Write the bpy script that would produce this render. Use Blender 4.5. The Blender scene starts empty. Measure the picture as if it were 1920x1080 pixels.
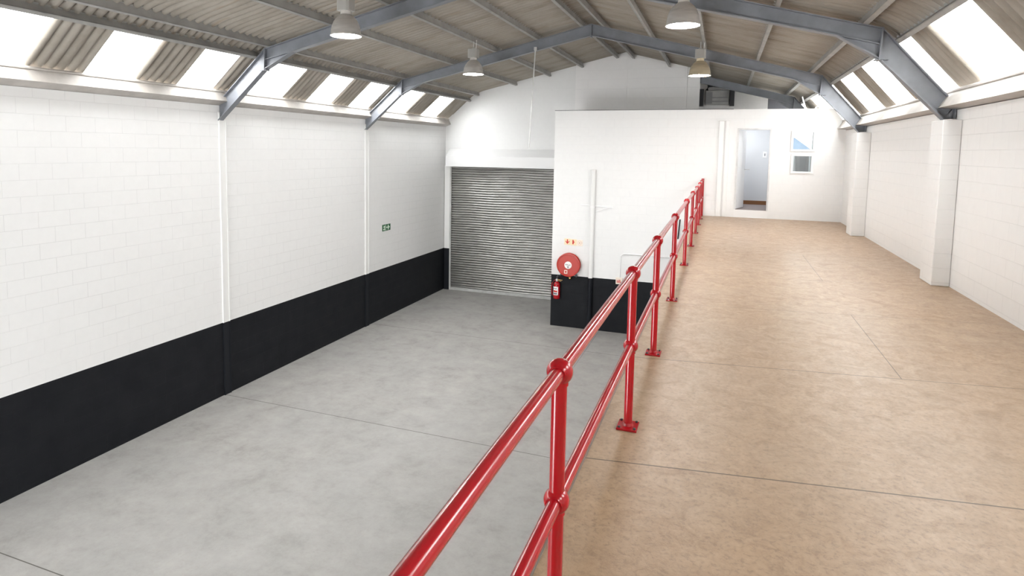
import bpy, bmesh, math, random
from mathutils import Vector, Matrix
random.seed(7)
S = bpy.context.scene
COL = S.collection

# ------------------------------------------------------------------ camera
H = 1.65
YAW, PITCH, ROLL, FPX, CX, CY = .3637, -.0877, .0148, 1168.47, 908.19, 382.85
fw = Vector((-math.sin(YAW)*math.cos(PITCH), math.cos(YAW)*math.cos(PITCH), math.sin(PITCH)))
r0 = Vector((math.cos(YAW), math.sin(YAW), 0)); u0 = r0.cross(fw)
r = math.cos(ROLL)*r0 + math.sin(ROLL)*u0; u = -math.sin(ROLL)*r0 + math.cos(ROLL)*u0
cam = bpy.data.objects.new('camera', bpy.data.cameras.new('camera')); COL.objects.link(cam)
cam.matrix_world = Matrix(((r.x, u.x, -fw.x, 0), (r.y, u.y, -fw.y, 0), (r.z, u.z, -fw.z, H), (0, 0, 0, 1)))
cam.data.sensor_width = 36; cam.data.lens = FPX*36/1920
cam.data.shift_x = (960-CX)/1920; cam.data.shift_y = (CY-540)/1920
cam.data.clip_start = .05; cam.data.clip_end = 200
S.camera = cam

# ------------------------------------------------------------------ dimensions
G = -3.41                      # lower floor; the upper floor is z = 0
XL, XR = -9.266, 2.755         # side walls
YB, YG, YR = 17.295, 20.31, -3.0   # office front, gable, rear wall
F1, F2, F3 = 9.668, 15.022, 20.52  # portal frames
XE = -.62                      # edge of the upper floor
DADO = G+1.503
BOXTOP, BOXL = 2.765, -4.48
YEND = 22.6

# ------------------------------------------------------------------ sky, light, exposure
w = bpy.data.worlds.new('world'); S.world = w; w.use_nodes = True
bg = w.node_tree.nodes['Background']
bg.inputs[0].default_value = (.97, .985, 1, 1); bg.inputs[1].default_value = 22.0
S.view_settings.view_transform = 'Standard'; S.view_settings.look = 'None'
S.view_settings.gamma = 1; S.view_settings.use_curve_mapping = False
S.view_settings.exposure = 0.25
S.cycles.max_bounces = 14; S.cycles.diffuse_bounces = 8; S.cycles.transparent_max_bounces = 12
S.cycles.sample_clamp_indirect = 6

def portal(name, loc, normal, sx, sy, up):
    ld = bpy.data.lights.new(name, 'AREA'); ld.shape = 'RECTANGLE'; ld.size = sx; ld.size_y = sy
    ld.cycles.is_portal = True
    o = bpy.data.objects.new(name, ld); COL.objects.link(o)
    z = -Vector(normal).normalized(); x = Vector(up).normalized(); y = z.cross(x)
    o.matrix_world = Matrix(((x.x, y.x, z.x, loc[0]), (x.y, y.y, z.y, loc[1]), (x.z, y.z, z.z, loc[2]), (0, 0, 0, 1)))
    return o
# daylight enters through the two rows of roof lights and an added rear opening
portal('daylight_left', (-8.98, 9.8, 3.24), (.654, 0, -.757), 26, 1.3, (0, 1, 0))
portal('daylight_right', (2.60, 9.8, 2.98), (-.76, 0, -.65), 26, 1.4, (0, 1, 0))
portal('daylight_rear', (-6.9, YR-.3, -1.75), (0, 1, 0), 3.6, 3.0, (1, 0, 0))

# ------------------------------------------------------------------ mesh helpers
def newbm(): return bmesh.new()
def box(bm, x0, x1, y0, y1, z0, z1):
    v = [bm.verts.new(p) for p in ((x0,y0,z0),(x1,y0,z0),(x1,y1,z0),(x0,y1,z0),(x0,y0,z1),(x1,y0,z1),(x1,y1,z1),(x0,y1,z1))]
    for f in ((0,3,2,1),(4,5,6,7),(0,1,5,4),(1,2,6,5),(2,3,7,6),(3,0,4,7)): bm.faces.new([v[i] for i in f])
def prism(bm, poly, a0, a1, axis='y'):
    """polygon in the plane across `axis`, extruded from a0 to a1"""
    def P(p, a):
        return (p[0], a, p[1]) if axis == 'y' else ((a, p[0], p[1]) if axis == 'x' else (p[0], p[1], a))
    A = [bm.verts.new(P(p, a0)) for p in poly]; B = [bm.verts.new(P(p, a1)) for p in poly]
    n = len(poly)
    bm.faces.new(A[::-1]); bm.faces.new(B)
    for i in range(n): bm.faces.new((A[i], A[(i+1) % n], B[(i+1) % n], B[i]))
def frame_of(d):
    d = Vector(d).normalized(); a = Vector((0, 0, 1)) if abs(d.z) < .9 else Vector((1, 0, 0))
    x = a.cross(d).normalized(); return x, d.cross(x)
def tube(bm, pts, rad, seg=16, cap=True):
    pts = [Vector(p) for p in pts]; rings = []
    for i, p in enumerate(pts):
        d = (pts[min(i+1, len(pts)-1)]-pts[max(i-1, 0)])
        x, y = frame_of(d)
        if rings:
            pass
        rings.append([bm.verts.new(p+rad*(math.cos(t)*x+math.sin(t)*y)) for t in [2*math.pi*k/seg for k in range(seg)]])
    for a, b in zip(rings, rings[1:]):
        for k in range(seg): bm.faces.new((a[k], a[(k+1) % seg], b[(k+1) % seg], b[k]))
    if cap: bm.faces.new(rings[0][::-1]); bm.faces.new(rings[-1])
def lathe(bm, prof, o, axis=(0, 0, 1), seg=32, cap=True):
    o = Vector(o); d = Vector(axis).normalized(); x, y = frame_of(d); rings = []
    for rr, h in prof:
        rings.append([bm.verts.new(o+d*h+max(rr, 1e-4)*(math.cos(t)*x+math.sin(t)*y)) for t in [2*math.pi*k/seg for k in range(seg)]])
    for a, b in zip(rings, rings[1:]):
        for k in range(seg): bm.faces.new((a[k], a[(k+1) % seg], b[(k+1) % seg], b[k]))
    if cap: bm.faces.new(rings[0][::-1]); bm.faces.new(rings[-1])
def ball(bm, o, rad, seg=24, rings=12):
    lathe(bm, [(rad*math.sin(math.pi*i/rings), -rad*math.cos(math.pi*i/rings)) for i in range(rings+1)], o, seg=seg)
def bar(bm, p0, p1, w0, t0, up=(0, 1, 0)):
    """rectangular bar from p0 to p1, w0 along `up`, t0 across"""
    p0, p1 = Vector(p0), Vector(p1); d = (p1-p0).normalized(); a = Vector(up); a = (a-d*a.dot(d)).normalized(); b = d.cross(a)
    v = []
    for p in (p0, p1):
        for s, q in ((-1,-1),(1,-1),(1,1),(-1,1)): v.append(bm.verts.new(p+a*s*w0/2+b*q*t0/2))
    for f in ((0,1,2,3),(7,6,5,4),(0,4,5,1),(1,5,6,2),(2,6,7,3),(3,7,4,0)): bm.faces.new([v[i] for i in f])
def obj(name, bm, mat, parent=None, smooth=False, bevel=0):
    bmesh.ops.recalc_face_normals(bm, faces=bm.faces[:])
    me = bpy.data.meshes.new(name); bm.to_mesh(me); bm.free()
    if smooth:
        for p in me.polygons: p.use_smooth = True
    me.materials.append(mat)
    o = bpy.data.objects.new(name, me); COL.objects.link(o)
    if smooth:
        m = o.modifiers.new('edges', 'EDGE_SPLIT'); m.split_angle = math.radians(40)
    if bevel:
        m = o.modifiers.new('bevel', 'BEVEL'); m.width = bevel; m.segments = 2; m.limit_method = 'ANGLE'
    if parent:
        o.parent = parent; o.matrix_parent_inverse = Matrix.Translation(parent.location).inverted()
    return o
def tag(o, label, cat, group=None):
    o['label'] = label; o['category'] = cat
    if group: o['group'] = group
    return o
def thing(name, label, cat, loc, group=None):
    o = bpy.data.objects.new(name, None); o.location = loc; o.empty_display_size = .1; COL.objects.link(o)
    return tag(o, label, cat, group)
def struct(name, bm, mat, parent=None, **k):
    o = obj(name, bm, mat, parent, **k)
    if not parent: o['kind'] = 'structure'
    return o
def copy_part(src, dst, off):
    """copies of the children (and theirs) of src under the thing dst, shifted by off"""
    def rec(o, par, top):
        c = o.copy(); COL.objects.link(c); c.parent = par
        for ch in [q for q in bpy.data.objects if q.parent == o]: rec(ch, c, False)
    for ch in [q for q in bpy.data.objects if q.parent == src]: rec(ch, dst, True)

# ------------------------------------------------------------------ materials
def mat_base(name, color=(.5, .5, .5), rough=.5, metal=0, spec=.5):
    m = bpy.data.materials.new(name); m.use_nodes = True
    b = m.node_tree.nodes['Principled BSDF']
    b.inputs['Base Color'].default_value = (*color, 1); b.inputs['Roughness'].default_value = rough
    b.inputs['Metallic'].default_value = metal; b.inputs['Specular IOR Level'].default_value = spec
    return m, m.node_tree, b
class N:
    """small node-building helper"""
    def __init__(s, nt): s.nt = nt
    def n(s, t, **k):
        x = s.nt.nodes.new(t)
        for a, v in k.items(): setattr(x, a, v)
        return x
    def link(s, a, b): s.nt.links.new(a, b)
    def val(s, sock, v):
        if isinstance(v, (int, float)): sock.default_value = v
        else: s.link(v, sock)
    def math(s, op, a, b=0, c=None):
        x = s.n('ShaderNodeMath', operation=op); s.val(x.inputs[0], a); s.val(x.inputs[1], b)
        if c is not None: s.val(x.inputs[2], c)
        return x.outputs[0]
    def pos(s):
        g = s.n('ShaderNodeNewGeometry'); q = s.n('ShaderNodeSeparateXYZ'); s.link(g.outputs['Position'], q.inputs[0])
        return g.outputs['Position'], q.outputs
    def comb(s, x, y, z):
        c = s.n('ShaderNodeCombineXYZ')
        for i, v in enumerate((x, y, z)): s.val(c.inputs[i], v)
        return c.outputs[0]
    def noise(s, vec, scale, detail=4, rough=.55, dist=0):
        x = s.n('ShaderNodeTexNoise'); s.link(vec, x.inputs['Vector'])
        x.inputs['Scale'].default_value = scale; x.inputs['Detail'].default_value = detail
        x.inputs['Roughness'].default_value = rough; x.inputs['Distortion'].default_value = dist
        return x.outputs['Fac']
    def ramp(s, fac, stops):
        x = s.n('ShaderNodeValToRGB'); s.link(fac, x.inputs[0]); e = x.color_ramp.elements
        while len(e) < len(stops): e.new(.5)
        for el, (p, c) in zip(e, stops):
            el.position = p; el.color = (*c, 1) if len(c) == 3 else c
        return x.outputs[0]
    def mix(s, fac, a, b, mode='MIX'):
        x = s.n('ShaderNodeMix', data_type='RGBA', blend_type=mode); s.val(x.inputs[0], fac)
        for i, v in ((6, a), (7, b)):
            if isinstance(v, tuple): x.inputs[i].default_value = (*v, 1)
            else: s.link(v, x.inputs[i])
        return x.outputs[2]
    def bump(s, h, strength, dist, bsdf):
        x = s.n('ShaderNodeBump'); x.inputs['Strength'].default_value = strength; x.inputs['Distance'].default_value = dist
        s.link(h, x.inputs['Height']); s.link(x.outputs[0], bsdf.inputs['Normal'])
def paint(name, plane, row=.235, bw=.47, off=(0, .1754), dado=True, strength=.5, white=(.80, .80, .795), rough=.45):
    """painted blockwork; the charcoal dado band is part of the paint scheme"""
    m, nt, b = mat_base(name, white, rough); k = N(nt)
    P, q = k.pos()
    a = q[1] if plane == 'yz' else q[0]
    vec = k.comb(k.math('SUBTRACT', a, off[0]), k.math('SUBTRACT', q[2], off[1]), 0)
    br = k.n('ShaderNodeTexBrick'); k.link(vec, br.inputs['Vector'])
    br.inputs['Scale'].default_value = 1; br.inputs['Mortar Size'].default_value = .0045; br.inputs['Mortar Smooth'].default_value = .35
    br.inputs['Brick Width'].default_value = bw; br.inputs['Row Height'].default_value = row
    ns = k.noise(P, 9, 3)
    white2 = tuple(c*.84 for c in white)  # joints darkened, some groove shading put into the colour
    h = k.math('ADD', k.math('MULTIPLY', br.outputs['Fac'], -1), k.math('MULTIPLY', ns, .25))
    k.bump(h, strength, .01, b)
    col = k.ramp(ns, [(.3, tuple(c*.98 for c in white)), (.7, white)])
    col = k.mix(k.math('MULTIPLY', br.outputs['Fac'], k.math('MULTIPLY', k.ramp(k.noise(P, .9, 3), [(.35, (.12,)*3), (.65, (1,)*3)]), min(1, strength*1.7))), col, white2)
    if dado:
        t = k.math('LESS_THAN', q[2], DADO)
        dark = k.ramp(k.noise(P, 3, 3), [(.3, (.0085, .0095, .012)), (.7, (.0125, .0135, .016))])
        col = k.mix(t, col, dark)
        k.link(k.math('SUBTRACT', .5, k.math('MULTIPLY', t, .36)), b.inputs['Specular IOR Level']); k.link(k.math('ADD', rough, k.math('MULTIPLY', t, .1)), b.inputs['Roughness'])
    k.link(col, b.inputs['Base Color'])
    return m
M = {}
M['wall_yz'] = paint('painted_blocks_side', 'yz')
M['wall_right'] = paint('painted_blocks_right', 'yz', row=.187, bw=.39, off=(0, -.144), dado=False, strength=.5)
M['wall_xz'] = paint('painted_blocks_front', 'xz', strength=.28)
M['wall_plain'] = paint('painted_plaster', 'xz', strength=.12, dado=True)
M['wall_gable'] = paint('painted_blocks_gable', 'xz', row=.3, bw=1.2, off=(0, .05), strength=.4, white=(.86, .85, .845))
M['white'] = mat_base('white_paint', (.8, .8, .79), .4)[0]
M['trimwhite'] = mat_base('white_gloss_frame', (.82, .82, .82), .3)[0]
def dado_paint(name):
    m, nt, b = mat_base(name, (.8, .8, .79), .45, spec=.15); k = N(nt); P, q = k.pos()
    k.link(k.mix(k.math('LESS_THAN', q[2], DADO), (.8, .8, .79), (.012, .0135, .017)), b.inputs['Base Color']); return m
M['dado'] = dado_paint('white_and_charcoal_paint')

def steel(name, c, rough=.45):
    m, nt, b = mat_base(name, c, rough); k = N(nt); P, q = k.pos()
    n = k.noise(P, 3.5, 5)
    k.link(k.ramp(n, [(.3, tuple(x*.82 for x in c)), (.7, tuple(x*1.12 for x in c))]), b.inputs['Base Color']); return m
M['frame'] = steel('blue_grey_steel_paint', (.18, .19, .212), .42)
M['purlin'] = steel('grey_purlin_paint', (.31, .305, .29), .5)
M['gutter'] = steel('cream_gutter_paint', (.43, .40, .37), .45)
M['galv'] = steel('galvanised_steel', (.5, .5, .49), .4)
M['darkmetal'] = mat_base('dark_metal', (.04, .04, .045), .5)[0]
M['black'] = mat_base('black_rubber', (.008, .008, .009), .5)[0]

def roof_mat():
    m, nt, b = mat_base('fibre_cement_sheet', (.4, .38, .35), .85, spec=.2); k = N(nt); P, q = k.pos()
    stretch = k.comb(k.math('MULTIPLY', q[0], .6), k.math('MULTIPLY', q[1], 2.2), q[2])
    n1 = k.noise(stretch, 1.3, 6, .65); n2 = k.noise(P, 14, 4)
    c = k.ramp(n1, [(.25, (.20, .175, .148)), (.48, (.315, .287, .25)), (.75, (.38, .352, .315))])
    c = k.mix(k.math('MULTIPLY', n2, .35), c, (.24, .215, .18), 'MIX')
    # rusty brown run-off marks here and there
    n3 = k.noise(k.comb(k.math('MULTIPLY', q[0], .5), k.math('MULTIPLY', q[1], 5), 0), 1.1, 4)
    t = k.ramp(n3, [(.62, (0, 0, 0)), (.72, (1, 1, 1))])
    c = k.mix(k.math('MULTIPLY', t, .45), c, (.20, .12, .06))
    # sheet laps every 1.17 m down the slope
    k.link(c, b.inputs['Base Color']); k.bump(n2, .3, .01, b); return m
M['roof'] = roof_mat()
def skylight_mat():
    m = bpy.data.materials.new('translucent_sheet'); m.use_nodes = True; nt = m.node_tree
    for x in list(nt.nodes): nt.nodes.remove(x)
    k = N(nt); out = k.n('ShaderNodeOutputMaterial')
    P, q = k.pos(); ns = k.noise(P, 2.5, 4)
    tr = k.n('ShaderNodeBsdfTransparent'); tl = k.n('ShaderNodeBsdfTranslucent'); df = k.n('ShaderNodeBsdfDiffuse')
    tr.inputs[0].default_value = (.93, .93, .92, 1)
    k.link(k.ramp(ns, [(.3, (.74, .73, .7)), (.7, (.85, .85, .84))]), tl.inputs[0]); df.inputs[0].default_value = (.7, .7, .69, 1)
    m1 = k.n('ShaderNodeMixShader'); m1.inputs[0].default_value = .25; k.link(tl.outputs[0], m1.inputs[1]); k.link(df.outputs[0], m1.inputs[2])
    m2 = k.n('ShaderNodeMixShader'); m2.inputs[0].default_value = .5; k.link(tr.outputs[0], m2.inputs[1]); k.link(m1.outputs[0], m2.inputs[2])
    k.link(m2.outputs[0], out.inputs[0]); return m
M['skylight'] = skylight_mat()

def line_mask(k, coord, ys, wd):
    t = None
    for y0 in ys:
        d = k.math('LESS_THAN', k.math('ABSOLUTE', k.math('SUBTRACT', coord, y0)), wd)
        t = d if t is None else k.math('MAXIMUM', t, d)
    return t
def concrete():
    m, nt, b = mat_base('power_floated_concrete', (.4, .4, .38), .5, spec=.35); k = N(nt); P, q = k.pos()
    n1 = k.noise(P, .45, 6, .6, .4); n2 = k.noise(P, 2.2, 9, .72, .15); n3 = k.noise(P, 16, 8, .75); n4 = k.noise(P, 90, 3, .6)
    c = k.ramp(n2, [(.30, (.245, .236, .222)), (.45, (.315, .306, .292)), (.62, (.358, .348, .332)), (.78, (.39, .378, .355))])
    c = k.mix(k.math('MULTIPLY', k.ramp(n1, [(.35, (0, 0, 0)), (.7, (1, 1, 1))]), .35), c, (.29, .292, .29))
    c = k.mix(k.math('MULTIPLY', k.ramp(n3, [(.35, (1, 1, 1)), (.5, (0, 0, 0))]), .25), c, (.25, .235, .21))
    c = k.mix(k.math('MULTIPLY', n4, .16), c, (.28, .27, .25))
    t = line_mask(k, q[1], (-.4, 4.71, 9.655, 15.33), .0075)
    t2 = k.math('MULTIPLY', line_mask(k, q[0], (-3.05,), .006), k.math('GREATER_THAN', q[1], 14.0))
    c = k.mix(k.math('MAXIMUM', t, k.math('MULTIPLY', t2, .6)), c, (.09, .085, .075))
    k.link(c, b.inputs['Base Color'])
    k.link(k.ramp(n2, [(.3, (.62,)*3), (.7, (.46,)*3)]), b.inputs['Roughness'])
    k.bump(k.math('ADD', n3, k.math('MULTIPLY', n4, .5)), .15, .004, b); return m
M['concrete'] = concrete()
def board():
    m, nt, b = mat_base('sealed_brown_floor_board', (.38, .28, .18), .5, spec=.4); k = N(nt); P, q = k.pos()
    n1 = k.noise(P, .8, 5, .6); n2 = k.noise(P, 6, 7, .72, 1.2); n3 = k.noise(P, 38, 6, .72, .5); n4 = k.noise(P, 150, 3, .6)
    c = k.ramp(n2, [(.3, (.25, .158, .090)), (.5, (.335, .222, .134)), (.7, (.39, .265, .163))])
    c = k.mix(k.math('MULTIPLY', k.ramp(n3, [(.36, (1, 1, 1)), (.5, (0, 0, 0))]), .55), c, (.155, .10, .062))
    c = k.mix(k.math('MULTIPLY', k.ramp(n3, [(.56, (0, 0, 0)), (.7, (1, 1, 1))]), .35), c, (.50, .365, .235))
    c = k.mix(k.math('MULTIPLY', n4, .22), c, (.22, .155, .10))
    c = k.mix(k.math('MULTIPLY', k.ramp(n1, [(.35, (0, 0, 0)), (.7, (1, 1, 1))]), .3), c, (.33, .26, .195))
    sk = k.math('SUBTRACT', q[1], k.math('MULTIPLY', q[0], .15))
    t = line_mask(k, sk, (1.3, 3.315, 5.105), .0055)
    t = k.math('MAXIMUM', t, line_mask(k, sk, (7.07, 8.9, 11.1, 13.2, 15.2), .004))
    seg = k.math('MULTIPLY', line_mask(k, q[0], (1.31,), .0035), k.math('MULTIPLY', k.math('GREATER_THAN', sk, 5.105), k.math('LESS_THAN', sk, 7.07)))
    seg2 = k.math('MULTIPLY', line_mask(k, q[0], (1.29,), .0035), k.math('MULTIPLY', k.math('GREATER_THAN', sk, 8.9), k.math('LESS_THAN', sk, 11.1)))
    c = k.mix(k.math('MAXIMUM', t, k.math('MAXIMUM', seg, seg2)), c, (.10, .065, .04))
    k.link(c, b.inputs['Base Color'])
    k.link(k.ramp(n2, [(.3, (.46,)*3), (.7, (.32,)*3)]), b.inputs['Roughness'])
    k.bump(k.math('ADD', n3, k.math('MULTIPLY', n4, .4)), .22, .004, b); return m
M['board'] = board()
def red_gloss():
    m, nt, b = mat_base('red_gloss_enamel', (.34, .004, .009), .2); b.inputs['Coat Weight'].default_value = .15; b.inputs['Coat Roughness'].default_value = .12
    return m
M['red'] = red_gloss()
M['redreel'] = mat_base('orange_red_enamel', (.43, .02, .008), .35)[0]
M['redsign'] = mat_base('red_sign_ink', (.55, .02, .015), .5)[0]
M['cream'] = mat_base('cream_sign_plate', (.86, .72, .48), .5)[0]
M['palecream'] = mat_base('pale_sign_plate', (.86, .76, .66), .5)[0]
M['green'] = mat_base('green_sign', (.01, .10, .035), .5)[0]
M['mint'] = mat_base('pale_green_ink', (.72, .85, .72), .5)[0]
M['label'] = mat_base('white_label', (.85, .84, .83), .5)[0]
M['ink'] = mat_base('grey_ink', (.12, .12, .14), .6)[0]
M['brass'] = mat_base('brass', (.55, .36, .16), .35, 1)[0]
M['office'] = mat_base('pale_blue_grey_wall', (.62, .64, .665), .6)[0]
M['skirting'] = mat_base('brown_skirting', (.20, .085, .03), .4)[0]
M['carpet'] = mat_base('grey_carpet', (.24, .205, .20), .9)[0]
M['cabinet'] = mat_base('grey_cabinet', (.32, .32, .33), .5)[0]
M['bluesheet'] = mat_base('blue_roof_sheet', (.012, .021, .036), .7)[0]
def glass_mat():
    m = bpy.data.materials.new('window_glass'); m.use_nodes = True; nt = m.node_tree
    for x in list(nt.nodes): nt.nodes.remove(x)
    k = N(nt); out = k.n('ShaderNodeOutputMaterial'); tr = k.n('ShaderNodeBsdfTransparent'); gl = k.n('ShaderNodeBsdfGlossy')
    tr.inputs[0].default_value = (.92, .95, .95, 1); gl.inputs['Roughness'].default_value = .02
    mx = k.n('ShaderNodeMixShader'); mx.inputs[0].default_value = .09; k.link(tr.outputs[0], mx.inputs[1]); k.link(gl.outputs[0], mx.inputs[2]); k.link(mx.outputs[0], out.inputs[0])
    return m
M['glass'] = glass_mat()
def shutter_mat():
    m, nt, b = mat_base('galvanised_slats', (.62, .62, .60), .3, 1); k = N(nt); P, q = k.pos()
    n = k.noise(k.comb(k.math('MULTIPLY', q[0], .8), 0, k.math('MULTIPLY', q[2], 3)), 2.2, 4)
    k.link(k.ramp(n, [(.3, (.34, .335, .32)), (.7, (.45, .445, .43))]), b.inputs['Base Color'])
    k.link(k.ramp(n, [(.3, (.44,)*3), (.7, (.34,)*3)]), b.inputs['Roughness']); return m
M['slats'] = shutter_mat()
def alu_mat(name, c):
    m, nt, b = mat_base(name, c, .34, .75); k = N(nt); P, q = k.pos()
    n = k.noise(k.comb(q[0], q[1], k.math('MULTIPLY', q[2], 6)), 4, 4)
    k.link(k.ramp(n, [(.3, tuple(x*.8 for x in c)), (.7, c)]), b.inputs['Base Color']); return m
M['alu'] = alu_mat('spun_aluminium', (.80, .77, .74)); M['alugold'] = alu_mat('warm_spun_aluminium', (.78, .68, .50))
M['ballast'] = mat_base('ballast_housing', (.30, .29, .27), .5)[0]
def emit(name, c, s):
    m, nt, b = mat_base(name, (.8, .8, .8), .4); b.inputs['Emission Color'].default_value = (*c, 1); b.inputs['Emission Strength'].default_value = s; return m
M['lampglow'] = emit('lit_lamp_glass', (1, .975, .94), 170)

# ------------------------------------------------------------------ setting: floors and walls
bm = newbm(); box(bm, XL-.3, XR+.3, YR-.2, YEND+.2, G-.25, G); struct('floor', bm, M['concrete'])
bm = newbm(); box(bm, XE, XR+.02, YR, YB, -.22, 0); up = struct('floor_upper', bm, M['board'])
bm = newbm(); box(bm, XE-.03, XE, YR, YB, -.24, .004); struct('trim_1', bm, steel('slab_edge_angle', (.17, .15, .125), .6))
bm = newbm(); box(bm, XE+.06, XE+.22, YR, YB, G, -.22); struct('wall_mezzanine', bm, M['wall_yz'])
GT = 2.43
bm = newbm(); box(bm, XL-.23, XL, YR, YEND, G, GT); struct('wall_left', bm, M['wall_yz'])
bm = newbm(); box(bm, XR, XR+.23, YR, YEND, G, 2.24); struct('wall_right', bm, M['wall_right'])
# gable above the shutter, up to the roof underside
def roofz(x):
    return 3.634+(x+8.1)*.232 if x < -3.03 else 3.468+(1.876-x)*.2717
bm = newbm()
prism(bm, [(XL-.22, G), (-8.99, G), (-8.99, 2.87), (XL-.22, 2.67)], YG+.06, YG+.16)
prism(bm, [(-8.99, G), (-8.1, G), (-8.1, roofz(-8.1)), (-8.99, 2.86)], YG+.06, YG+.16)
prism(bm, [(-8.1, G), (-4.61, G), (-4.61, roofz(-4.61)-.02), (-8.1, roofz(-8.1)-.02)], YG+.06, YG+.16)
struct('wall_far', bm, M['wall_plain'])
bm = newbm()
for x0, x1 in ((-4.61, -3.03), (-3.03, -1.13)):
    prism(bm, [(x0, G), (x1, G), (x1, roofz(x1)-.02), (x0, roofz(x0)-.02)], YG+.02, YG+.16)
struct('wall_gable', bm, M['wall_gable'])
bm = newbm(); box(bm, -2.98, -2.95, YG+.005, YG+.02, BOXTOP, roofz(-2.96)-.05); struct('trim_2', bm, M['wall_gable'])
bm = newbm(); prism(bm, [(-1.12, BOXTOP-.3), (-.76, BOXTOP-.3), (-.76, roofz(-.76)-.02), (-1.12, roofz(-1.12)-.02)], YG+.05, YG+.14); struct('trim_3', bm, M['wall_gable'])
# wall behind the office roof, with a dark recess at its right end
bm = newbm()
prism(bm, [(-1.6, 1.2), (-1.6, roofz(-1.6)), (1.27, roofz(1.27)), (1.27, 2.60), (1.27, 1.2)], YEND-.4, YEND-.25)
struct('wall_back', bm, M['wall_gable'])
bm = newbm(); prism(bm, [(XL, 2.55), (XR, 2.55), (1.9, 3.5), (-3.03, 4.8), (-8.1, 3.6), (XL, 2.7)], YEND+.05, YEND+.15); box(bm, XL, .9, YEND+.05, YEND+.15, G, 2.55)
struct('wall_end', bm, mat_base('shade_dark_blockwork', (.05, .05, .055), .8)[0])  # shade of the recess put into a near-black wall colour
# rear wall behind the camera, with an unseen opening added for frontal light
bm = newbm()
box(bm, XL, -8.7, YR-.15, YR, G, 2.6); box(bm, -5.1, XR, YR-.15, YR, G, 2.6); box(bm, -8.7, -5.1, YR-.15, YR, -.4, 2.6)
prism(bm, [(XL, 2.6), (XR, 2.6), (1.9, 3.55), (-3.03, 4.85), (-8.1, 3.66)], YR-.15, YR)
struct('wall_rear', bm, M['wall_plain'])

# ------------------------------------------------------------------ office block (front wall with door and two windows)
DX0, DX1, DZ0, DZ1 = .315, 1.118, .2, 2.285
W1 = (1.615, 2.055, 1.765, 2.185); W2 = (1.635, 2.035, 1.215, 1.60)
yf, yb = YB, YB+.14
bm = newbm()
def wb(x0, x1, z0, z1): box(bm, x0, x1, yf, yb, z0, z1)
wb(BOXL, DX0, G, BOXTOP); wb(DX0, DX1, G, 0.0); wb(DX0, DX1, DZ1, BOXTOP)
wb(DX1, W1[0], G, BOXTOP); wb(W1[0], W1[1], G, W2[2]); wb(W1[0], W2[0], W2[2], W2[3]); wb(W2[1], W1[1], W2[2], W2[3])
wb(W1[0], W1[1], W2[3], W1[2]); wb(W1[0], W1[1], W1[3], BOXTOP)
prism(bm, [(W1[1], G), (XR, G), (XR, 2.38), (2.46, BOXTOP), (W1[1], BOXTOP)], yf, yb)
struct('wall_office', bm, M['wall_xz'])
bm = newbm(); box(bm, BOXL, BOXL+.14, yb, YG+.02, G, BOXTOP); struct('wall_office_side', bm, M['wall_yz'])
bm = newbm(); box(bm, BOXL+.14, 2.44, yb, YEND-.4, BOXTOP-.12, BOXTOP-.005); struct('ceiling_office', bm, M['white'])  # unseen office roof, top made white to bounce light onto the gable
bm = newbm(); box(bm, BOXL-.01, .2, YB-.012, YB+.15, BOXTOP, BOXTOP+.012); struct('trim_4', bm, M['darkmetal'])
# rooms inside
CB = YB+1.98
bm = newbm(); box(bm, -.1, 1.24, CB, CB+.08, 0, BOXTOP-.12); struct('wall_corridor', bm, M['office'])
bm = newbm(); box(bm, 1.2, 1.28, yb, CB, 0, BOXTOP-.12); struct('wall_partition', bm, M['office'])
bm = newbm(); box(bm, -.18, -.1, yb, CB, 0, BOXTOP-.12); struct('wall_corridor_left', bm, M['office'])
bm = newbm(); box(bm, -.1, XR, yb, YEND-.42, 0, .2); box(bm, DX0+.005, DX1-.005, yf+.05, yb, .16, .2); struct('floor_office', bm, M['carpet'])
bm = newbm(); box(bm, DX0, DX1, yf+.01, yf+.05, 0, .194); struct('trim_5', bm, M['trimwhite'])
bm = newbm(); box(bm, -.1, 1.2, CB-.02, CB, .2, .31); struct('baseboard_corridor', bm, M['skirting'])
# office outer wall with its own window
OB = YEND-.4
bm = newbm()
for a in ((1.28, 1.7, 0, 2.65), (2.6, XR, 0, 2.3), (1.7, 2.6, 0, 1.72), (1.7, 2.6, 2.5, 2.65)): box(bm, a[0], a[1], OB, OB+.1, a[2], a[3])
struct('wall_office_outer', bm, M['office'])
bm = newbm(); box(bm, 1.7, 2.6, OB+.04, OB+.05, 1.72, 2.5); struct('window_3', bm, M['glass'])

# door frame and open leaf
bm = newbm()
for x0, x1 in ((DX0, DX0+.035), (DX1-.035, DX1)): box(bm, x0, x1, yf-.015, yb, DZ0, DZ1)
box(bm, DX0+.035, DX1-.035, yf-.015, yb, DZ1-.04, DZ1)
d1 = struct('door_1', bm, steel('grey_white_door_frame', (.68, .68, .68), .4))
hx, hy = DX0+.045, yb-.03; th = math.radians(74); L = .73
ex, ey = hx+L*math.cos(th), hy+L*math.sin(th)
bm = newbm(); nx, ny = -math.sin(th)*.04, math.cos(th)*.04
prism(bm, [(hx, hy), (ex, ey), (ex+nx, ey+ny), (hx+nx, hy+ny)], DZ0+.01, DZ1-.045, 'z')
leaf = obj('door_leaf', bm, M['trimwhite'], d1)
bm = newbm(); px, py = hx+.67*math.cos(th), hy+.67*math.sin(th)
tube(bm, [(px+.002, py, 1.22), (px+.06, py-.02, 1.22)], .01, 10); tube(bm, [(px+.06, py-.02, 1.22), (px+.13, py+.0, 1.22)], .009, 10)
obj('door_handle', bm, M['galv'], leaf, smooth=True)
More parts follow.
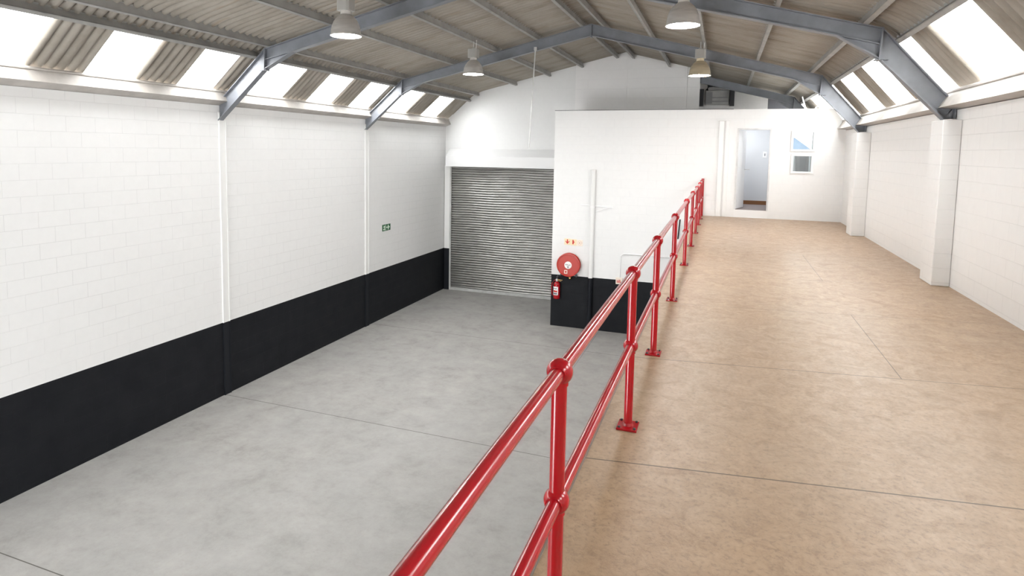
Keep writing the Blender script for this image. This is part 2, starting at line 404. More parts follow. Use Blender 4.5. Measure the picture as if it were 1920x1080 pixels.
# windows in the office front
for i, (x0, x1, z0, z1) in enumerate((W1, W2)):
    bm = newbm(); t = .045
    for a in ((x0-.05, x0, z0-.05, z1+.05), (x1, x1+.05, z0-.05, z1+.05), (x0, x1, z1, z1+.05), (x0, x1, z0-.05, z0)):
        box(bm, a[0], a[1], yf-.025, yf+.05, a[2], a[3])
    wn = struct('window_%d' % (i+1), bm, M['trimwhite'], bevel=.004)
    bm = newbm(); box(bm, x0, x1, yf+.03, yf+.036, z0, z1); obj('pane', bm, M['glass'], wn)
# things seen through the lower window
bm = newbm(); box(bm, 1.98, 2.32, 20.2, 20.6, .2, 1.75); tag(obj('cabinet', bm, M['cabinet'], bevel=.01), 'grey upright cabinet seen through the lower office window', 'cabinet')
bm = newbm(); tube(bm, [(1.66, 19.9, .2), (1.68, 19.9, 1.2), (1.75, 19.9, 1.35), (1.72, 19.9, 1.6), (1.74, 19.9, 2.6)], .03, 10); tag(obj('pipe', bm, M['darkmetal'], smooth=True), 'bent dark pipe seen through the lower office window', 'pipe')
# neighbouring blue roof beyond the office outer window
bm = newbm(); prism(bm, [(-1.2, -1), (4.5, -1), (4.5, 1.5), (2.9, 2.7), (1.6, 2.0), (-1.2, 1.2)], 34, 40); tag(obj('outside_building', bm, M['bluesheet']), 'blue sheet clad building outside, glimpsed through the upper office window', 'building')
# switch on the corridor wall
t = thing('light_switch', 'white light switch plate on corridor wall inside the open doorway', 'switch', (1.10, CB, 1.53))
bm = newbm(); box(bm, 1.045, 1.145, CB-.012, CB, 1.53, 1.70); obj('switch_plate', bm, M['trimwhite'], t, bevel=.004)
bm = newbm(); box(bm, 1.08, 1.11, CB-.022, CB-.012, 1.58, 1.65); obj('rocker', bm, M['cabinet'], t)
ld = bpy.data.lights.new('corridor_fill_light', 'AREA'); ld.shape = 'DISK'; ld.size = .35; ld.energy = 20  # unseen lamp added to brighten the corridor behind the doorway
o = bpy.data.objects.new('corridor_fill_light', ld); o.location = (.55, YB+1.0, BOXTOP-.16); COL.objects.link(o)

# ------------------------------------------------------------------ roof sheeting
PITCH_C, AMP = .16, .031
def sheet(bm, poly, y0, y1, seg=10):
    """corrugated sheet: poly = (x, z) profile up the slope, corrugations repeat along y"""
    pts = [Vector((p[0], p[1])) for p in poly]; nor = []
    for i in range(len(pts)):
        d = (pts[min(i+1, len(pts)-1)]-pts[max(i-1, 0)]).normalized(); nor.append(Vector((-d.y, d.x)))
    n = max(2, int(round((y1-y0)/PITCH_C*seg))); prev = None
    for j in range(n+1):
        y = y0+(y1-y0)*j/n; a = AMP*(1-2*abs(math.sin(math.pi*y/PITCH_C))**.85)
        cur = [bm.verts.new((p.x+q.x*a, y, p.y+q.y*a)) for p, q in zip(pts, nor)]
        if prev:
            for i in range(len(pts)-1): bm.faces.new((prev[i], prev[i+1], cur[i+1], cur[i]))
        prev = cur
def bez(a, c, b, n=6): return [((1-t)**2*a[0]+2*t*(1-t)*c[0]+t*t*b[0], (1-t)**2*a[1]+2*t*(1-t)*c[1]+t*t*b[1]) for t in [i/n for i in range(n+1)]]
SLA, SLB = (-8.41, 3.408), (-9.24, 2.691)        # left steep strip, top and bottom
SRA, SRB = (2.16, 3.232), (2.84, 2.437)          # right steep strip
left_bend = bez((-7.72, roofz(-7.72)), (-8.15, 3.622), SLA); right_bend = bez((1.52, roofz(1.52)), (1.90, roofz(1.90)), SRA)
bm = newbm()
sheet(bm, left_bend[::-1]+[(-5.4, roofz(-5.4)), (-3.03, 4.808), (-.7, roofz(-.7))]+right_bend, YR-.1, YEND+.1)
skyL = [(-2.2, -1.3), (-.4, .5), (1.4, 2.3), (3.2, 4.1), (5.03, 5.94), (6.81, 7.70), (8.55, 9.41), (10.33, 11.40), (12.27, 13.25), (14.07, 14.95), (15.98, 17.13), (18.22, 19.32), (20.7, 22.4)]  # last strip is hidden behind the gable, added to light the recess
skyR = [(-2.2, -1.1), (-.2, .9), (2.0, 3.2), (4.6, 6.1), (7.30-.3, 8.82), (9.52, 10.13+.35), (11.45, 12.57), (13.41, 14.64), (15.64, 16.75), (17.45, 19.4), (21.2, 22.4)]  # last strip added to bring light into the far recess
skyR[4] = (7.45, 8.80); skyR[5] = (9.55, 10.2)
def gaps(sp, a, b):
    out = []; c = a
    for s in sp: out.append((c, s[0])); c = s[1]
    out.append((c, b)); return [g for g in out if g[1]-g[0] > .02]
for a, b in gaps(skyL, YR-.1, YEND+.1): sheet(bm, [SLB, SLA], a, b)
for a, b in gaps(skyR, YR-.1, YEND+.1): sheet(bm, [SRA, SRB], a, b)
ce = struct('ceiling', bm, M['roof'], smooth=True)
def skylabel(side, i, names): return '%s translucent skylight strip from the near end above the %s wall' % (names[i], side)
ordn = ['first', 'second', 'third', 'fourth', 'fifth', 'sixth', 'seventh', 'eighth', 'ninth']
wi = 10
for side, sp, A, B, first in (('left', skyL, SLB, SLA, 4), ('right', skyR, SRA, SRB, 4)):
    for i, (a, b) in enumerate(sp):
        bm = newbm()
        lerp = lambda t: (A[0]+(B[0]-A[0])*t, A[1]+(B[1]-A[1])*t)
        sheet(bm, [lerp(.004 if side == 'left' else .02), lerp(.997)], a+.001, b-.001)
        if i < first or a > 20.5 and side == 'left':
            struct('window_%d' % wi, bm, M['skylight'], smooth=True); wi += 1  # out-of-view roof strips, added to keep the hall evenly lit
        else:
            o = obj('skylight_panel', bm, M['skylight'], smooth=True)
            tag(o, skylabel(side, i-first, ordn), 'skylight', 'skylight strips above the %s wall' % side)

# ------------------------------------------------------------------ eaves gutters
bm = newbm(); prism(bm, [(XL-.23, 2.435), (XL+.004, 2.435), (XL+.2, 2.512), (XL+.132, 2.675), (XL+.145, 2.68), (XL+.145, 2.70), (XL+.125, 2.722), (XL+.114, 2.722), (XL+.10, 2.60), (XL-.23, 2.60)], YR, YG+.05)
tag(obj('eaves_gutter', bm, M['gutter']), 'long cream eaves gutter along the top of the left wall', 'gutter')
bm = newbm(); prism(bm, [(XR+.23, 2.25), (XR-.002, 2.25), (XR-.2, 2.268), (XR-.085, 2.455), (XR-.098, 2.462), (XR-.096, 2.482), (XR-.08, 2.498), (XR-.07, 2.498), (XR-.055, 2.36), (XR+.23, 2.36)], YR, YG+.05)
tag(obj('eaves_gutter', bm, M['gutter']), 'long cream eaves gutter along the top of the right wall', 'gutter')

# ------------------------------------------------------------------ portal frames
KL, KLb, HL, SL, SLt = (-8.097, 3.47), (-8.142, 3.083), (-7.484, 3.395), (-9.254, 2.141), (-9.276, 2.451)
KR, KRb, HR, SR, SRt = (1.876, 3.305), (1.866, 2.912), (1.354, 3.243), (2.62, 2.12), (2.75, 2.29)
AP, APb = (-3.057, 4.642), (-3.057, 4.385)
FLW, FLT = .135, .014
def web(bm, poly, y): prism(bm, poly, y-.005, y+.005)
def flange(bm, p, q, y, wd=FLW): bar(bm, (p[0], y, p[1]), (q[0], y, q[1]), wd, FLT)
def bolts(bm, x, zs, y):
    for z in zs:
        for s in (-1, 1): lathe(bm, [(.014, 0), (.014, .012)], (x, y+s*.04, z), (1, 0, 0), 6)
def portal_frame(y, label, left=True):
    f = thing('portal_frame', label, 'roof frame', (AP[0], y, 0), 'grey steel portal frames')
    if left:
        bm = newbm(); box(bm, XL-.02, XL+.022, y-.045, y+.13, G, 2.30)
        box(bm, XL+.022, XL+.032, y-.045, y-.03, G, 2.28); box(bm, XL+.022, XL+.032, y+.115, y+.13, G, 2.28); obj('column', bm, M['dado'], f)
        bm = newbm(); web(bm, [KL, KLb, SL, SLt], y); flange(bm, KL, SLt, y); flange(bm, KLb, SL, y); obj('strut', bm, M['frame'], f)
        bm = newbm(); web(bm, [KL, AP, APb, HL, KLb], y); flange(bm, KL, AP, y); flange(bm, HL, APb, y); obj('rafter', bm, M['frame'], f)
        bm = newbm(); flange(bm, KLb, HL, y); flange(bm, (KL[0]-.02, 3.27), HL, y, .11); obj('haunch', bm, M['frame'], f)
        bm = newbm(); bar(bm, (KL[0], y, KL[1]+.01), (KLb[0]+.02, y, KLb[1]-.02), FLW+.02, .02); bolts(bm, -8.10, (3.38, 3.28, 3.18, 3.12), y)
        bar(bm, (KLb[0]-.10, y, KLb[1]-.01), (KLb[0]+.06, y, KLb[1]-.01), FLW, .012); obj('knee_plate', bm, M['frame'], f)
        bm = newbm(); bar(bm, (AP[0], y, AP[1]+.01), (APb[0], y, APb[1]-.05), FLW+.01, .03); bolts(bm, AP[0]+.012, (4.58, 4.48, 4.42), y); obj('apex_plate', bm, M['frame'], f)
    bm = newbm(); web(bm, [KR, KRb, SR, SRt], y); flange(bm, KR, SRt, y); flange(bm, KRb, SR, y)
    bar(bm, (2.735, y, 2.30), (2.735, y, 2.13), FLW, .014); web(bm, [SR, (2.735, 2.13), (2.735, 2.30)], y); obj('strut', bm, M['frame'], f)
    x0 = AP[0] if left else -1.0
    zt = lambda x: KR[1]+(AP[1]-KR[1])*(KR[0]-x)/(KR[0]-AP[0]); zb = lambda x: HR[1]+(APb[1]-HR[1])*(HR[0]-x)/(HR[0]-APb[0])
    bm = newbm(); web(bm, [KR, KRb, HR, (x0, zb(x0)), (x0, zt(x0))], y); flange(bm, KR, (x0, zt(x0)), y); flange(bm, HR, (x0, zb(x0)), y); obj('rafter', bm, M['frame'], f)
    bm = newbm(); flange(bm, KRb, HR, y); flange(bm, (KR[0], 3.10), HR, y, .11); obj('haunch', bm, M['frame'], f)
    bm = newbm(); bar(bm, (KR[0], y, KR[1]+.01), (KRb[0]-.01, y, KRb[1]-.02), FLW+.02, .02); bolts(bm, 1.86, (3.22, 3.12, 3.02, 2.95), y)
    bar(bm, (KRb[0]-.06, y, KRb[1]-.01), (KRb[0]+.10, y, KRb[1]-.01), FLW, .012); obj('knee_plate', bm, M['frame'], f)
    return f
portal_frame(F1, 'blue-grey steel portal frame nearest the camera, its apex cut off above')
portal_frame(F2, 'blue-grey steel portal frame spanning the hall in front of the white office wall')
portal_frame(F3, 'dark steel portal frame beyond the office roof in the shaded recess', left=False)

# block piers carrying the frames on the right
for x0, y0, top, lab in ((2.553, 9.38, 2.125, 'white painted block pier under the nearer frame on the right'), (2.503, 14.49, 2.115, 'white painted block pier under the farther frame by the office wall')):
    bm = newbm(); box(bm, x0, XR-.003, y0, y0+.49, .001, top-.02)
    tag(obj('pier', bm, M['wall_right'], bevel=.008), lab, 'pillar', 'block piers on the right wall')

# ------------------------------------------------------------------ purlins
def purlin(p, ang, label, y0=YR, y1=YG+.01, h=.15):
    """Z section resting on the frame line at p=(x, z); ang = roof slope"""
    c, s = math.cos(ang), math.sin(ang)
    def T(a, b): return (p[0]+a*c-b*s, p[1]+a*s+b*c)
    sg = -1 if p[0] < -3.03 else 1
    bm = newbm(); t = .006; fwid = .062
    prism(bm, [T(-t, .004), T(t, .004), T(t, h), T(-t, h)], y0, y1)
    prism(bm, [T(-t, .004), T(-sg*-fwid, .004), T(-sg*-fwid, .014), T(-t, .014)] if sg > 0 else [T(t, .004), T(-fwid, .004), T(-fwid, .014), T(t, .014)], y0, y1)
    prism(bm, [T(-fwid/2, h-.01), T(fwid/2, h-.01), T(fwid/2, h), T(-fwid/2, h)], y0, y1)
    return tag(obj('roof_purlin', bm, M['purlin']), label, 'purlin', 'grey steel roof purlins')
aL, aR = math.atan(.232), -math.atan(.2717); sL, sR = math.atan(.864), -math.atan(1.165)
frameL = lambda x: 3.47+(x+8.097)*.232
frameR = lambda x: 3.305+(1.876-x)*.2707
purlin((-8.27, 3.47-.173*.864), sL, 'grey purlin on the left bend, just above the skylight strips')
for x, lab in ((-7.98, 'lowest grey purlin on the left roof slope, beside the frame knees'), (-6.6, 'second grey purlin up the left roof slope'),
               (-5.43, 'third grey purlin up the left roof slope, carrying the left lamps'), (-4.35, 'fourth grey purlin up the left roof slope'),
               (-3.24, 'grey ridge purlin on the left of the apex')):
    purlin((x, frameL(x)), aL, lab)
for x, lab in ((-2.80, 'grey ridge purlin on the right of the apex'), (-1.69, 'second grey purlin down the right roof slope'),
               (-.51, 'third grey purlin down the right roof slope, carrying the right lamps'), (.57, 'fourth grey purlin down the right roof slope'),
               (1.64, 'lowest grey purlin on the right roof slope, beside the frame knees')):
    purlin((x, frameR(x)), aR, lab, y1=(YG+.01 if x < -1.13 else YEND-.45))
purlin((2.02, 3.305-.144*1.165), sR, 'grey purlin on the right bend, just above the skylight strips', y1=YEND-.45)

# ------------------------------------------------------------------ high-bay lamps
def lamp(x, y, z, topz, W, label, gold=False):
    t = thing('pendant_lamp', label, 'lamp', (x, y, z), 'aluminium high bay lamps')
    R = W/2; hh = W*.70
    prof = [(R*1.02, 0), (R*1.02, .012), (R*.985, .03), (R*.975, hh*.22), (R*.92, hh*.45), (R*.80, hh*.66), (R*.62, hh*.84), (R*.44, hh*.95), (R*.35, hh), (R*.35, hh+.05)]
    bm = newbm(); lathe(bm, prof+[(R*.32, hh+.05), (R*.32, hh)]+[(rr-.012, h-.006) for rr, h in prof[-3:1:-1]]+[(R*.96, .002)], (x, y, z), seg=40, cap=False)
    obj('shade', bm, M['alugold'] if gold else M['alu'], t, smooth=True)
    bm = newbm(); lathe(bm, [(R*.955, .012), (R*.955, .018)], (x, y, z), seg=40); obj('lamp_glass', bm, M['lampglow'], t)
    b = W*.24; z0 = z+hh+.05
    bm = newbm(); prism(bm, [(x-b, y-b*.7), (x-b*.7, y-b), (x+b*.7, y-b), (x+b, y-b*.7), (x+b, y+b*.7), (x+b*.7, y+b), (x-b*.7, y+b), (x-b, y+b*.7)], z0, z0+W*.42, 'z')
    obj('ballast_box', bm, M['ballast'], t, bevel=.006)
    bm = newbm(); lathe(bm, [(.05, z0+W*.42-z), (.05, z0+W*.42-z+.02), (.012, z0+W*.42-z+.04)], (x, y, z), seg=16); tube(bm, [(x, y, z0+W*.42+.02), (x, y, topz)], .009, 10)
    obj('suspension_rod', bm, M['galv'], t, smooth=True)
    bm = newbm(); tube(bm, [(x+.06, y, z0+W*.40), (x+.075, y, z0+W*.42+.2), (x+.05, y, topz)], .005, 8); obj('cable', bm, M['label'], t, smooth=True)
lamp(-5.46, 8.30, 3.34, 4.085, .46, 'aluminium bell pendant lamp nearest the camera on the left roof slope')
lamp(-5.40, 13.35, 3.345, 4.085, .46, 'smaller looking aluminium bell pendant lamp farther along the left roof slope')
lamp(-.59, 9.0, 3.355, 3.985, .44, 'aluminium bell pendant lamp on the right slope, the large one cut by the top edge')
lamp(-.54, 14.05, 3.26, 3.965, .44, 'gold tinged bell pendant lamp on the right slope above the office wall', True)

# rod hanging from the second frame
bm = newbm(); tube(bm, [(-4.405, F2-.098, 4.13), (-4.515, F2-.098, 1.71)], .014, 10); box(bm, -4.44, -4.37, F2-.112, F2-.0705, 4.08, 4.16)
tag(obj('hanging_rod', bm, M['galv'], smooth=True), 'thin grey rod hanging down from the second frame above the shutter', 'rod')

# ------------------------------------------------------------------ roller shutter
t = thing('roller_shutter', 'galvanised steel roller shutter door closed beside the left wall', 'shutter', (-7, YG, G))
bm = newbm(); n = 52; x0, x1, z0, z1 = -8.985, -4.62, G+.09, 1.12; pz = (z1-z0)/n; cols = 48; prev = None
prof = [(0, 0), (.08, .018), (.25, .032), (.45, .037), (.65, .032), (.82, .018), (.9, .0), (.95, -.008)]
wv = [[random.gauss(0, 1) for _ in range(7)] for _ in range(5)]
for i in range(n):
    for a, d in prof:
        z = z0+pz*(i+a); row = []
        for c in range(cols+1):
            s = c/cols; x = x0+(x1-x0)*s
            dz = .012*math.sin(s*8+i*.07)*math.exp(-((s-.45)/.35)**2)+.004*math.sin(s*15+i*.11+1)
            row.append(bm.verts.new((x, YG-d-.003*math.sin(s*7+i*.13), z+dz)))
        if prev:
            for c in range(cols): bm.faces.new((prev[c], prev[c+1], row[c+1], row[c]))
        prev = row
obj('slat_curtain', bm, M['slats'], t, smooth=False)
for p in bpy.data.objects['slat_curtain'].data.polygons: p.use_smooth = True
bm = newbm(); box(bm, x0, x1, YG-.03, YG+.02, G+.005, G+.1); box(bm, x0, x1, YG-.06, YG-.03, G+.005, G+.03); obj('bottom_bar', bm, M['galv'], t, bevel=.004)
bm = newbm(); box(bm, -9.03, -8.995, YG-.07, YG+.03, G, 1.05); box(bm, -8.995, -8.97, YG-.07, YG-.05, G, 1.05); obj('guide_rail', bm, M['galv'], t)
bm = newbm(); box(bm, XL+.03, -9.035, YG-.05, YG+.05, G, 1.05); obj('jamb', bm, M['dado'], t)
bm = newbm(); prism(bm, [(YG-.32, 1.035), (YG-.30, 1.405), (YG+.02, 1.66), (YG+.05, 1.66), (YG+.05, 1.06), (YG-.27, 1.06)], -9.09, -4.55, 'x'); box(bm, -9.12, -9.09, YG-.2, YG-.1, 1.18, 1.28)
obj('hood', bm, M['trimwhite'], t, bevel=.006)

# ------------------------------------------------------------------ fire equipment on the office wall
# hose reel
hx, hz, hr = -3.955, -1.575, .335
t = thing('fire_hose_reel', 'round red fire hose reel mounted on the white wall above the charcoal band', 'hose reel', (hx, YB-.02, hz))
bm = newbm(); lathe(bm, [(.06, 0), (hr*.92, .02), (hr, .03), (hr, .045), (hr*.86, .055), (hr*.86, .13), (hr, .14), (hr, .16), (hr*.985, .17), (hr*.9, .172), (hr*.88, .165), (.1, .165)], (hx, YB-.02, hz), (0, -1, 0), 48)
obj('drum', bm, M['redreel'], t, smooth=True)
bm = newbm(); lathe(bm, [(.105, .165), (.105, .172)], (hx, YB-.02, hz), (0, -1, 0), 32); lab = obj('centre_label', bm, M['label'], t)
bm = newbm()
for dx, dz, ww in ((-.06, .012, .03), (-.02, .008, .035), (.025, .0, .03), (.06, .012, .02), (0, -.045, .05), (0, -.07, .03)): box(bm, hx+dx-ww/2, hx+dx+ww/2, YB-.1935, YB-.1915, hz+dz-.011, hz+dz+.011)
obj('label_print', bm, M['ink'], lab)
bm = newbm(); box(bm, hx-.105, hx-.015, YB-.193, YB-.185, hz-.245, hz-.145); lab = obj('instruction_sticker', bm, M['palecream'], t)
bm = newbm(); box(bm, hx-.085, hx-.035, YB-.195, YB-.193, hz-.225, hz-.165); obj('sticker_print', bm, M['redreel'], lab)
for sx in (-1, 1):
    bm = newbm(); bar(bm, (hx+sx*.2, YB-.09, hz-.26), (hx+sx*.24, YB-.09, hz-.33), .14, .02, (0, 1, 0)); obj('bracket', bm, M['darkmetal'], t)
bm = newbm(); lathe(bm, [(.03, 0), (.045, .02), (.045, .06), (.02, .09)], (hx+.035, YB-.003, hz-.385), (0, -1, 0), 16); obj('valve', bm, M['brass'], t, smooth=True)
# extinguisher
ex, ez = -4.285, -2.585; ey = YB-.11
t = thing('fire_extinguisher', 'small red fire extinguisher hung on the charcoal band under the hose reel', 'fire extinguisher', (ex, ey, ez))
er = .095
bm = newbm(); lathe(bm, [(er*.75, 0), (er*.95, .012), (er, .035), (er, .40), (er*.93, .44), (er*.7, .475), (er*.35, .495), (er*.3, .52)], (ex, ey, ez), seg=32); obj('cylinder', bm, M['red'], t, smooth=True)
bm = newbm()
for k in range(14):
    a0, a1 = math.radians(-150+k*100/14), math.radians(-150+(k+1)*100/14)
    rr = er+.0015
    q = [bm.verts.new((ex+rr*math.cos(a), ey+rr*math.sin(a), z)) for a, z in ((a0, ez+.12), (a1, ez+.12), (a1, ez+.36), (a0, ez+.36))]
    bm.faces.new(q)
lab = obj('label', bm, M['label'], t, smooth=True)
def curved(bm, a0, a1, z0, z1, rr):
    for k in range(6):
        b0, b1 = math.radians(a0+(a1-a0)*k/6), math.radians(a0+(a1-a0)*(k+1)/6)
        bm.faces.new([bm.verts.new((ex+rr*math.cos(a), ey+rr*math.sin(a), z)) for a, z in ((b0, z0), (b1, z0), (b1, z1), (b0, z1))])
bm = newbm(); curved(bm, -140, -65, ez+.205, ez+.255, er+.003); obj('label_band', bm, M['redsign'], lab)
bm = newbm(); curved(bm, -135, -112, ez+.29, ez+.32, er+.003); curved(bm, -98, -82, ez+.285, ez+.325, er+.003)
curved(bm, -140, -70, ez+.14, ez+.185, er+.003)
obj('label_print', bm, M['ink'], lab)
bm = newbm(); lathe(bm, [(.03, .50), (.034, .52), (.034, .56), (.02, .58)], (ex, ey, ez), seg=16); obj('valve_head', bm, M['galv'], t, smooth=True)
bm = newbm(); bar(bm, (ex+.02, ey, ez+.565), (ex+.16, ey-.01, ez+.55), .025, .014); bar(bm, (ex+.02, ey, ez+.535), (ex+.13, ey-.01, ez+.515), .022, .01); obj('handle', bm, M['brass'], t)
bm = newbm(); tube(bm, [(ex-.02, ey, ez+.54), (ex-.07, ey-.01, ez+.53), (ex-.125, ey-.02, ez+.46), (ex-.14, ey-.02, ez+.33), (ex-.13, ey-.02, ez+.18), (ex-.115, ey-.02, ez+.09)], .013, 10); obj('hose', bm, M['red'], t, smooth=True)
bm = newbm(); box(bm, ex-.02, ex+.02, YB-.03, YB, ez+.35, ez+.66); box(bm, ex-.02, ex+.02, YB-.1, YB-.03, ez+.60, ez+.63); obj('wall_bracket', bm, M['darkmetal'], t)
# three-panel fire sign
sx, sz = -4.12, -.845
t = thing('fire_sign', 'cream three-panel fire sign with a red down arrow above the hose reel', 'sign', (sx, YB, sz-.17))
sw_ = .176; sh = .175; slope = -.026
def panel(i, mat):
    bm = newbm(); xx = sx+i*sw_; box(bm, xx+.002, xx+sw_-.002, YB-.012, YB, sz-sh+slope*i*.3, sz+slope*i*.3); return obj('sign_panel', bm, mat, t)
pA, pB, pC = panel(0, M['cream']), panel(1, M['cream']), panel(2, M['palecream'])
def signpoly(bm, pts, cx, cz, y=YB-.0135, s=1): prism(bm, [(cx+a*s, cz+b*s) for a, b in pts], y, y+.002)
bm = newbm(); c0, cz0 = sx+.088, sz-.088
signpoly(bm, [(-.016, .068), (.016, .068), (.016, -.02), (0, -.06), (-.016, -.02)], c0, cz0)
signpoly(bm, [(0, -.066), (-.062, .012), (-.05, .03), (0, -.028)], c0, cz0, YB-.0137); signpoly(bm, [(0, -.066), (0, -.028), (.05, .03), (.062, .012)], c0, cz0, YB-.0139)
obj('arrow_symbol', bm, M['redsign'], pA)
bm = newbm(); signpoly(bm, [(-.025, .06), (.012, .06), (.022, .02), (.045, -.005), (.022, -.02), (.012, -.062), (-.025, -.062)], c0+sw_-.008, cz0); obj('alarm_symbol', bm, M['redsign'], pB)
bm = newbm()
for k in range(20):
    a0, a1 = 2*math.pi*k/20, 2*math.pi*(k+1)/20
    signpoly(bm, [(.06*math.cos(a0), .06*math.sin(a0)), (.06*math.cos(a1), .06*math.sin(a1)), (.053*math.cos(a1), .053*math.sin(a1)), (.053*math.cos(a0), .053*math.sin(a0))], c0+2*sw_, cz0-.012)
signpoly(bm, [(-.02, -.02), (.02, -.02), (.02, .015), (-.02, .015)], c0+2*sw_, cz0-.012); signpoly(bm, [(.06, -.005), (.075, -.005), (.075, .01), (.06, .01)], c0+2*sw_, cz0-.012)
obj('reel_symbol', bm, mat_base('faded_red_ink', (.62, .40, .33), .6)[0], pC)
# exit sign on the left wall
t = thing('exit_sign', 'small green exit sign with running figure and arrow on the left wall', 'sign', (XL, 16.16, -.80))
y0, y1, ez0, ez1 = 15.93, 16.40, -.80, -.61
bm = newbm(); box(bm, XL, XL+.01, y0, y1, ez0, ez1); sp = obj('sign_plate', bm, M['green'], t)
bm = newbm()
def gl(poly): prism(bm, [(y0+a*(y1-y0), ez0+b*(ez1-ez0)) for a, b in poly], XL+.0105, XL+.0125, 'x')
gl([(.10, .55), (.18, .85), (.30, .80), (.30, .52), (.20, .60)]); gl([(.08, .18), (.30, .12), (.31, .30), (.10, .36)]); gl([(.18, .36), (.26, .34), (.27, .56), (.19, .58)])
gl([(.38, .08), (.43, .08), (.43, .92), (.38, .92)])
obj('running_figure', bm, M['mint'], sp)
bm = newbm(); gl([(.47, .44), (.72, .44), (.72, .60), (.47, .60)]); gl([(.66, .12), (.76, .12), (.76, .9), (.66, .9)]); gl([(.74, .72), (.92, .52), (.74, .30)])
obj('arrow', bm, M['mint'], sp)
# call-point sign with its conduit
cx_, cz_ = -2.54, -1.90
t = thing('fire_point_box', 'small white box with red symbols on the charcoal band edge', 'sign', (cx_, YB, cz_-.1))
bm = newbm(); box(bm, cx_-.09, cx_+.09, YB-.05, YB, cz_-.12, cz_+.06); bx = obj('box', bm, M['palecream'], t, bevel=.006)
bm = newbm()
for dx, ww, hh in ((-.05, .018, .08), (-.025, .014, .05), (.0, .02, .09), (.03, .016, .09), (.05, .02, .03)): box(bm, cx_+dx-ww/2, cx_+dx+ww/2, YB-.053, YB-.05, cz_-.08, cz_-.08+hh)
obj('red_symbols', bm, M['redsign'], bx)
bm = newbm(); zc = -1.165
pts = [(cx_+.01, YB-.02, cz_+.05), (cx_+.02, YB-.02, zc-.12)]+[(cx_+.02+.12*(1-math.cos(a)), YB-.02, zc-.12+.12*math.sin(a)) for a in [math.pi/2*k/6 for k in range(1, 7)]]+[(-1.15, YB-.02, zc-.005)]
tube(bm, pts, .016, 12); tag(obj('conduit', bm, M['trimwhite'], smooth=True), 'thin white conduit bending above the small red and white box', 'conduit')
bm = newbm(); bar(bm, (-.995, YB-.02, -.13), (-1.03, YB-.02, -.66), .05, .035); tag(obj('wall_strip', bm, M['black'], bevel=.01), 'short black vertical strip on the white wall behind the railing', 'strip')
# down pipe
t = thing('downpipe', 'tall wall-mounted pipe, white above and charcoal below, right of the hose reel', 'pipe', (-3.29, YB, G))
bm = newbm(); tube(bm, [(-3.335, YB-.075, G), (-3.335, YB-.075, 1.10)], .062, 24); lathe(bm, [(.068, 1.06-G), (.068, 1.13-G), (.05, 1.13-G)], (-3.335, YB-.075, G), seg=24); obj('pipe', bm, M['dado'], t, smooth=True)
bm = newbm(); bar(bm, (-3.68, YB-.03, .15), (-2.78, YB-.03, .10), .03, .022); bar(bm, (-3.25, YB-.03, -.03), (-2.9, YB-.03, .10), .03, .016); lathe(bm, [(.07, 0), (.07, .05)], (-3.335, YB-.075, .07), seg=24); obj('bracket', bm, M['trimwhite'], t)
# boxed conduits between railing and door
t = thing('conduit_casing', 'pair of flat white vertical casings on the office wall left of the doorway', 'casing', (-.05, YB, 0))
for x0, x1 in ((-.125, -.005), (.03, .125)):
    bm = newbm(); box(bm, x0, x1, YB-.03, YB-.002, .002, 2.47); obj('casing_strip', bm, M['white'], t, bevel=.006)
bm = newbm(); box(bm, -.16, .15, YB-.05, YB-.002, 2.47, 2.50); obj('cap', bm, M['white'], t)

# unit on the wall behind the office roof
uy = YEND-.4
t = thing('ventilation_unit', 'grey metal ventilation unit on the wall above the office roof', 'ventilation unit', (-.27, uy, 3.2))
bm = newbm(); box(bm, -.62, .10, uy-.12, uy, 3.22, 3.70); obj('housing', bm, M['galv'], t, bevel=.02)
bm = newbm()
for z in (3.32, 3.44): box(bm, -.42, .08, uy-.15, uy-.12, z, z+.03)
box(bm, -.62, -.42, uy-.14, uy-.12, 3.26, 3.64); obj('front_louvre', bm, M['cabinet'], t)
for x in (-.83, .12):
    bm = newbm(); box(bm, x, x+.14, uy-.18, uy, 3.18, 3.74)
    obj('side_bracket', bm, M['darkmetal'], t, bevel=.01)
bm = newbm(); tube(bm, [(-.6, uy-.1, 3.7), (-.56, uy-.1, 3.84), (-.4, uy-.1, 3.86), (.0, uy-.1, 3.80)], .05, 12); obj('duct', bm, M['darkmetal'], t, smooth=True)
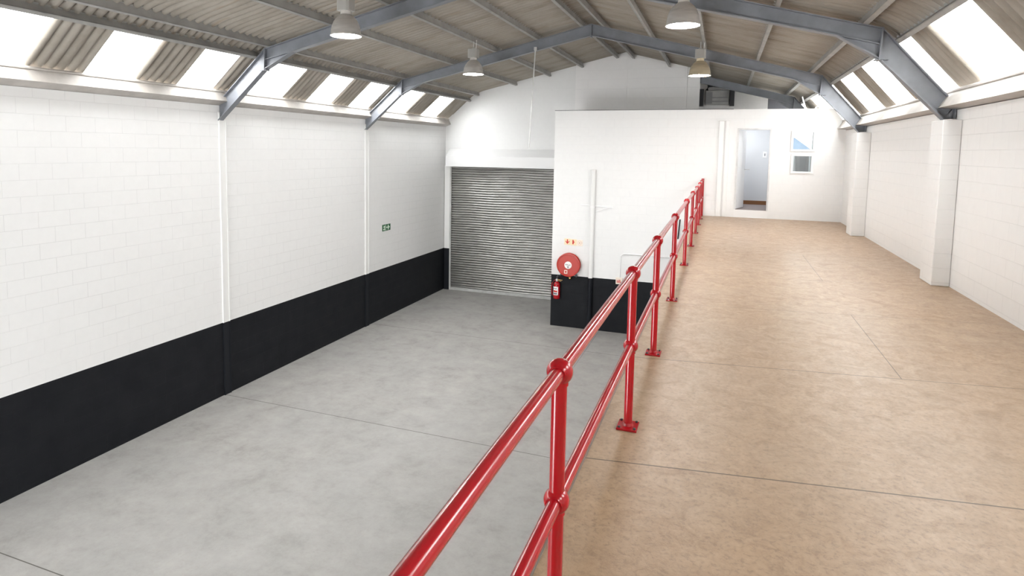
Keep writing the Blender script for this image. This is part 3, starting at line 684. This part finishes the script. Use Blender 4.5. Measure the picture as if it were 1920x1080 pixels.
bm = newbm(); tube(bm, [(2.02, 19.0, 2.76), (2.0, 19.0, 2.95), (1.93, 19.0, 3.2)], .018, 8); tube(bm, [(2.18, 19.0, 2.77), (2.26, 19.0, 2.86), (2.29, 19.0, 2.92)], .018, 8)
tag(obj('loose_cable', bm, M['label'], smooth=True), 'loose white cables rising behind the office wall under the right eave', 'cable')

# ------------------------------------------------------------------ railing
XRA, HR_, HM = -.463, .937, .50
PY = [1.926, 3.6985, 5.165, 7.165, 9.516, 11.505, 13.408, 14.996, 16.40]
t = thing('guard_railing', 'red tubular steel guard railing along the edge of the upper floor', 'railing', (XRA, 1.926, 0))
bm = newbm(); tube(bm, [(XRA, -.6, HR_), (XRA, YB-.1, HR_)], .0235, 24); obj('top_rail', bm, M['red'], t, smooth=True)
bm = newbm(); tube(bm, [(XRA, -.6, HM), (XRA, YB-.1, HM)], .0235, 24); obj('mid_rail', bm, M['red'], t, smooth=True)
for i, y in enumerate(PY):
    bm = newbm(); tube(bm, [(XRA, y, .01), (XRA, y, HR_)], .0255, 24); po = obj('post', bm, M['red'], t, smooth=True)
    for z in (HR_, HM):
        bm = newbm(); ball(bm, (XRA, y, z), .0435, 32, 16); lathe(bm, [(.0285, -.041), (.0285, .041)], (XRA, y, z), (0, 1, 0), 24)
        lathe(bm, [(.0295, -.044), (.0295, -.03)], (XRA, y, z), seg=24)
        obj('ball_fitting', bm, M['red'], po, smooth=True)
    bm = newbm(); box(bm, XRA-.06, XRA+.06, y-.07, y+.07, 0, .012); lathe(bm, [(.034, .012), (.027, .028)], (XRA, y, 0), seg=20)
    obj('base_plate', bm, M['red'], po, bevel=.002)
    for sx_ in (-1, 1):
        for sy_ in (-1, 1):
            bm = newbm(); lathe(bm, [(.008, .012), (.008, .02), (.004, .022)], (XRA+sx_*.045, y+sy_*.053, 0), seg=6); obj('bolt', bm, M['darkmetal'], po)
# end post on the office wall
bm = newbm(); tube(bm, [(XRA, YB-.1, 0), (XRA, YB-.1, HR_+.04)], .034, 20); obj('end_post', bm, M['red'], t, smooth=True)
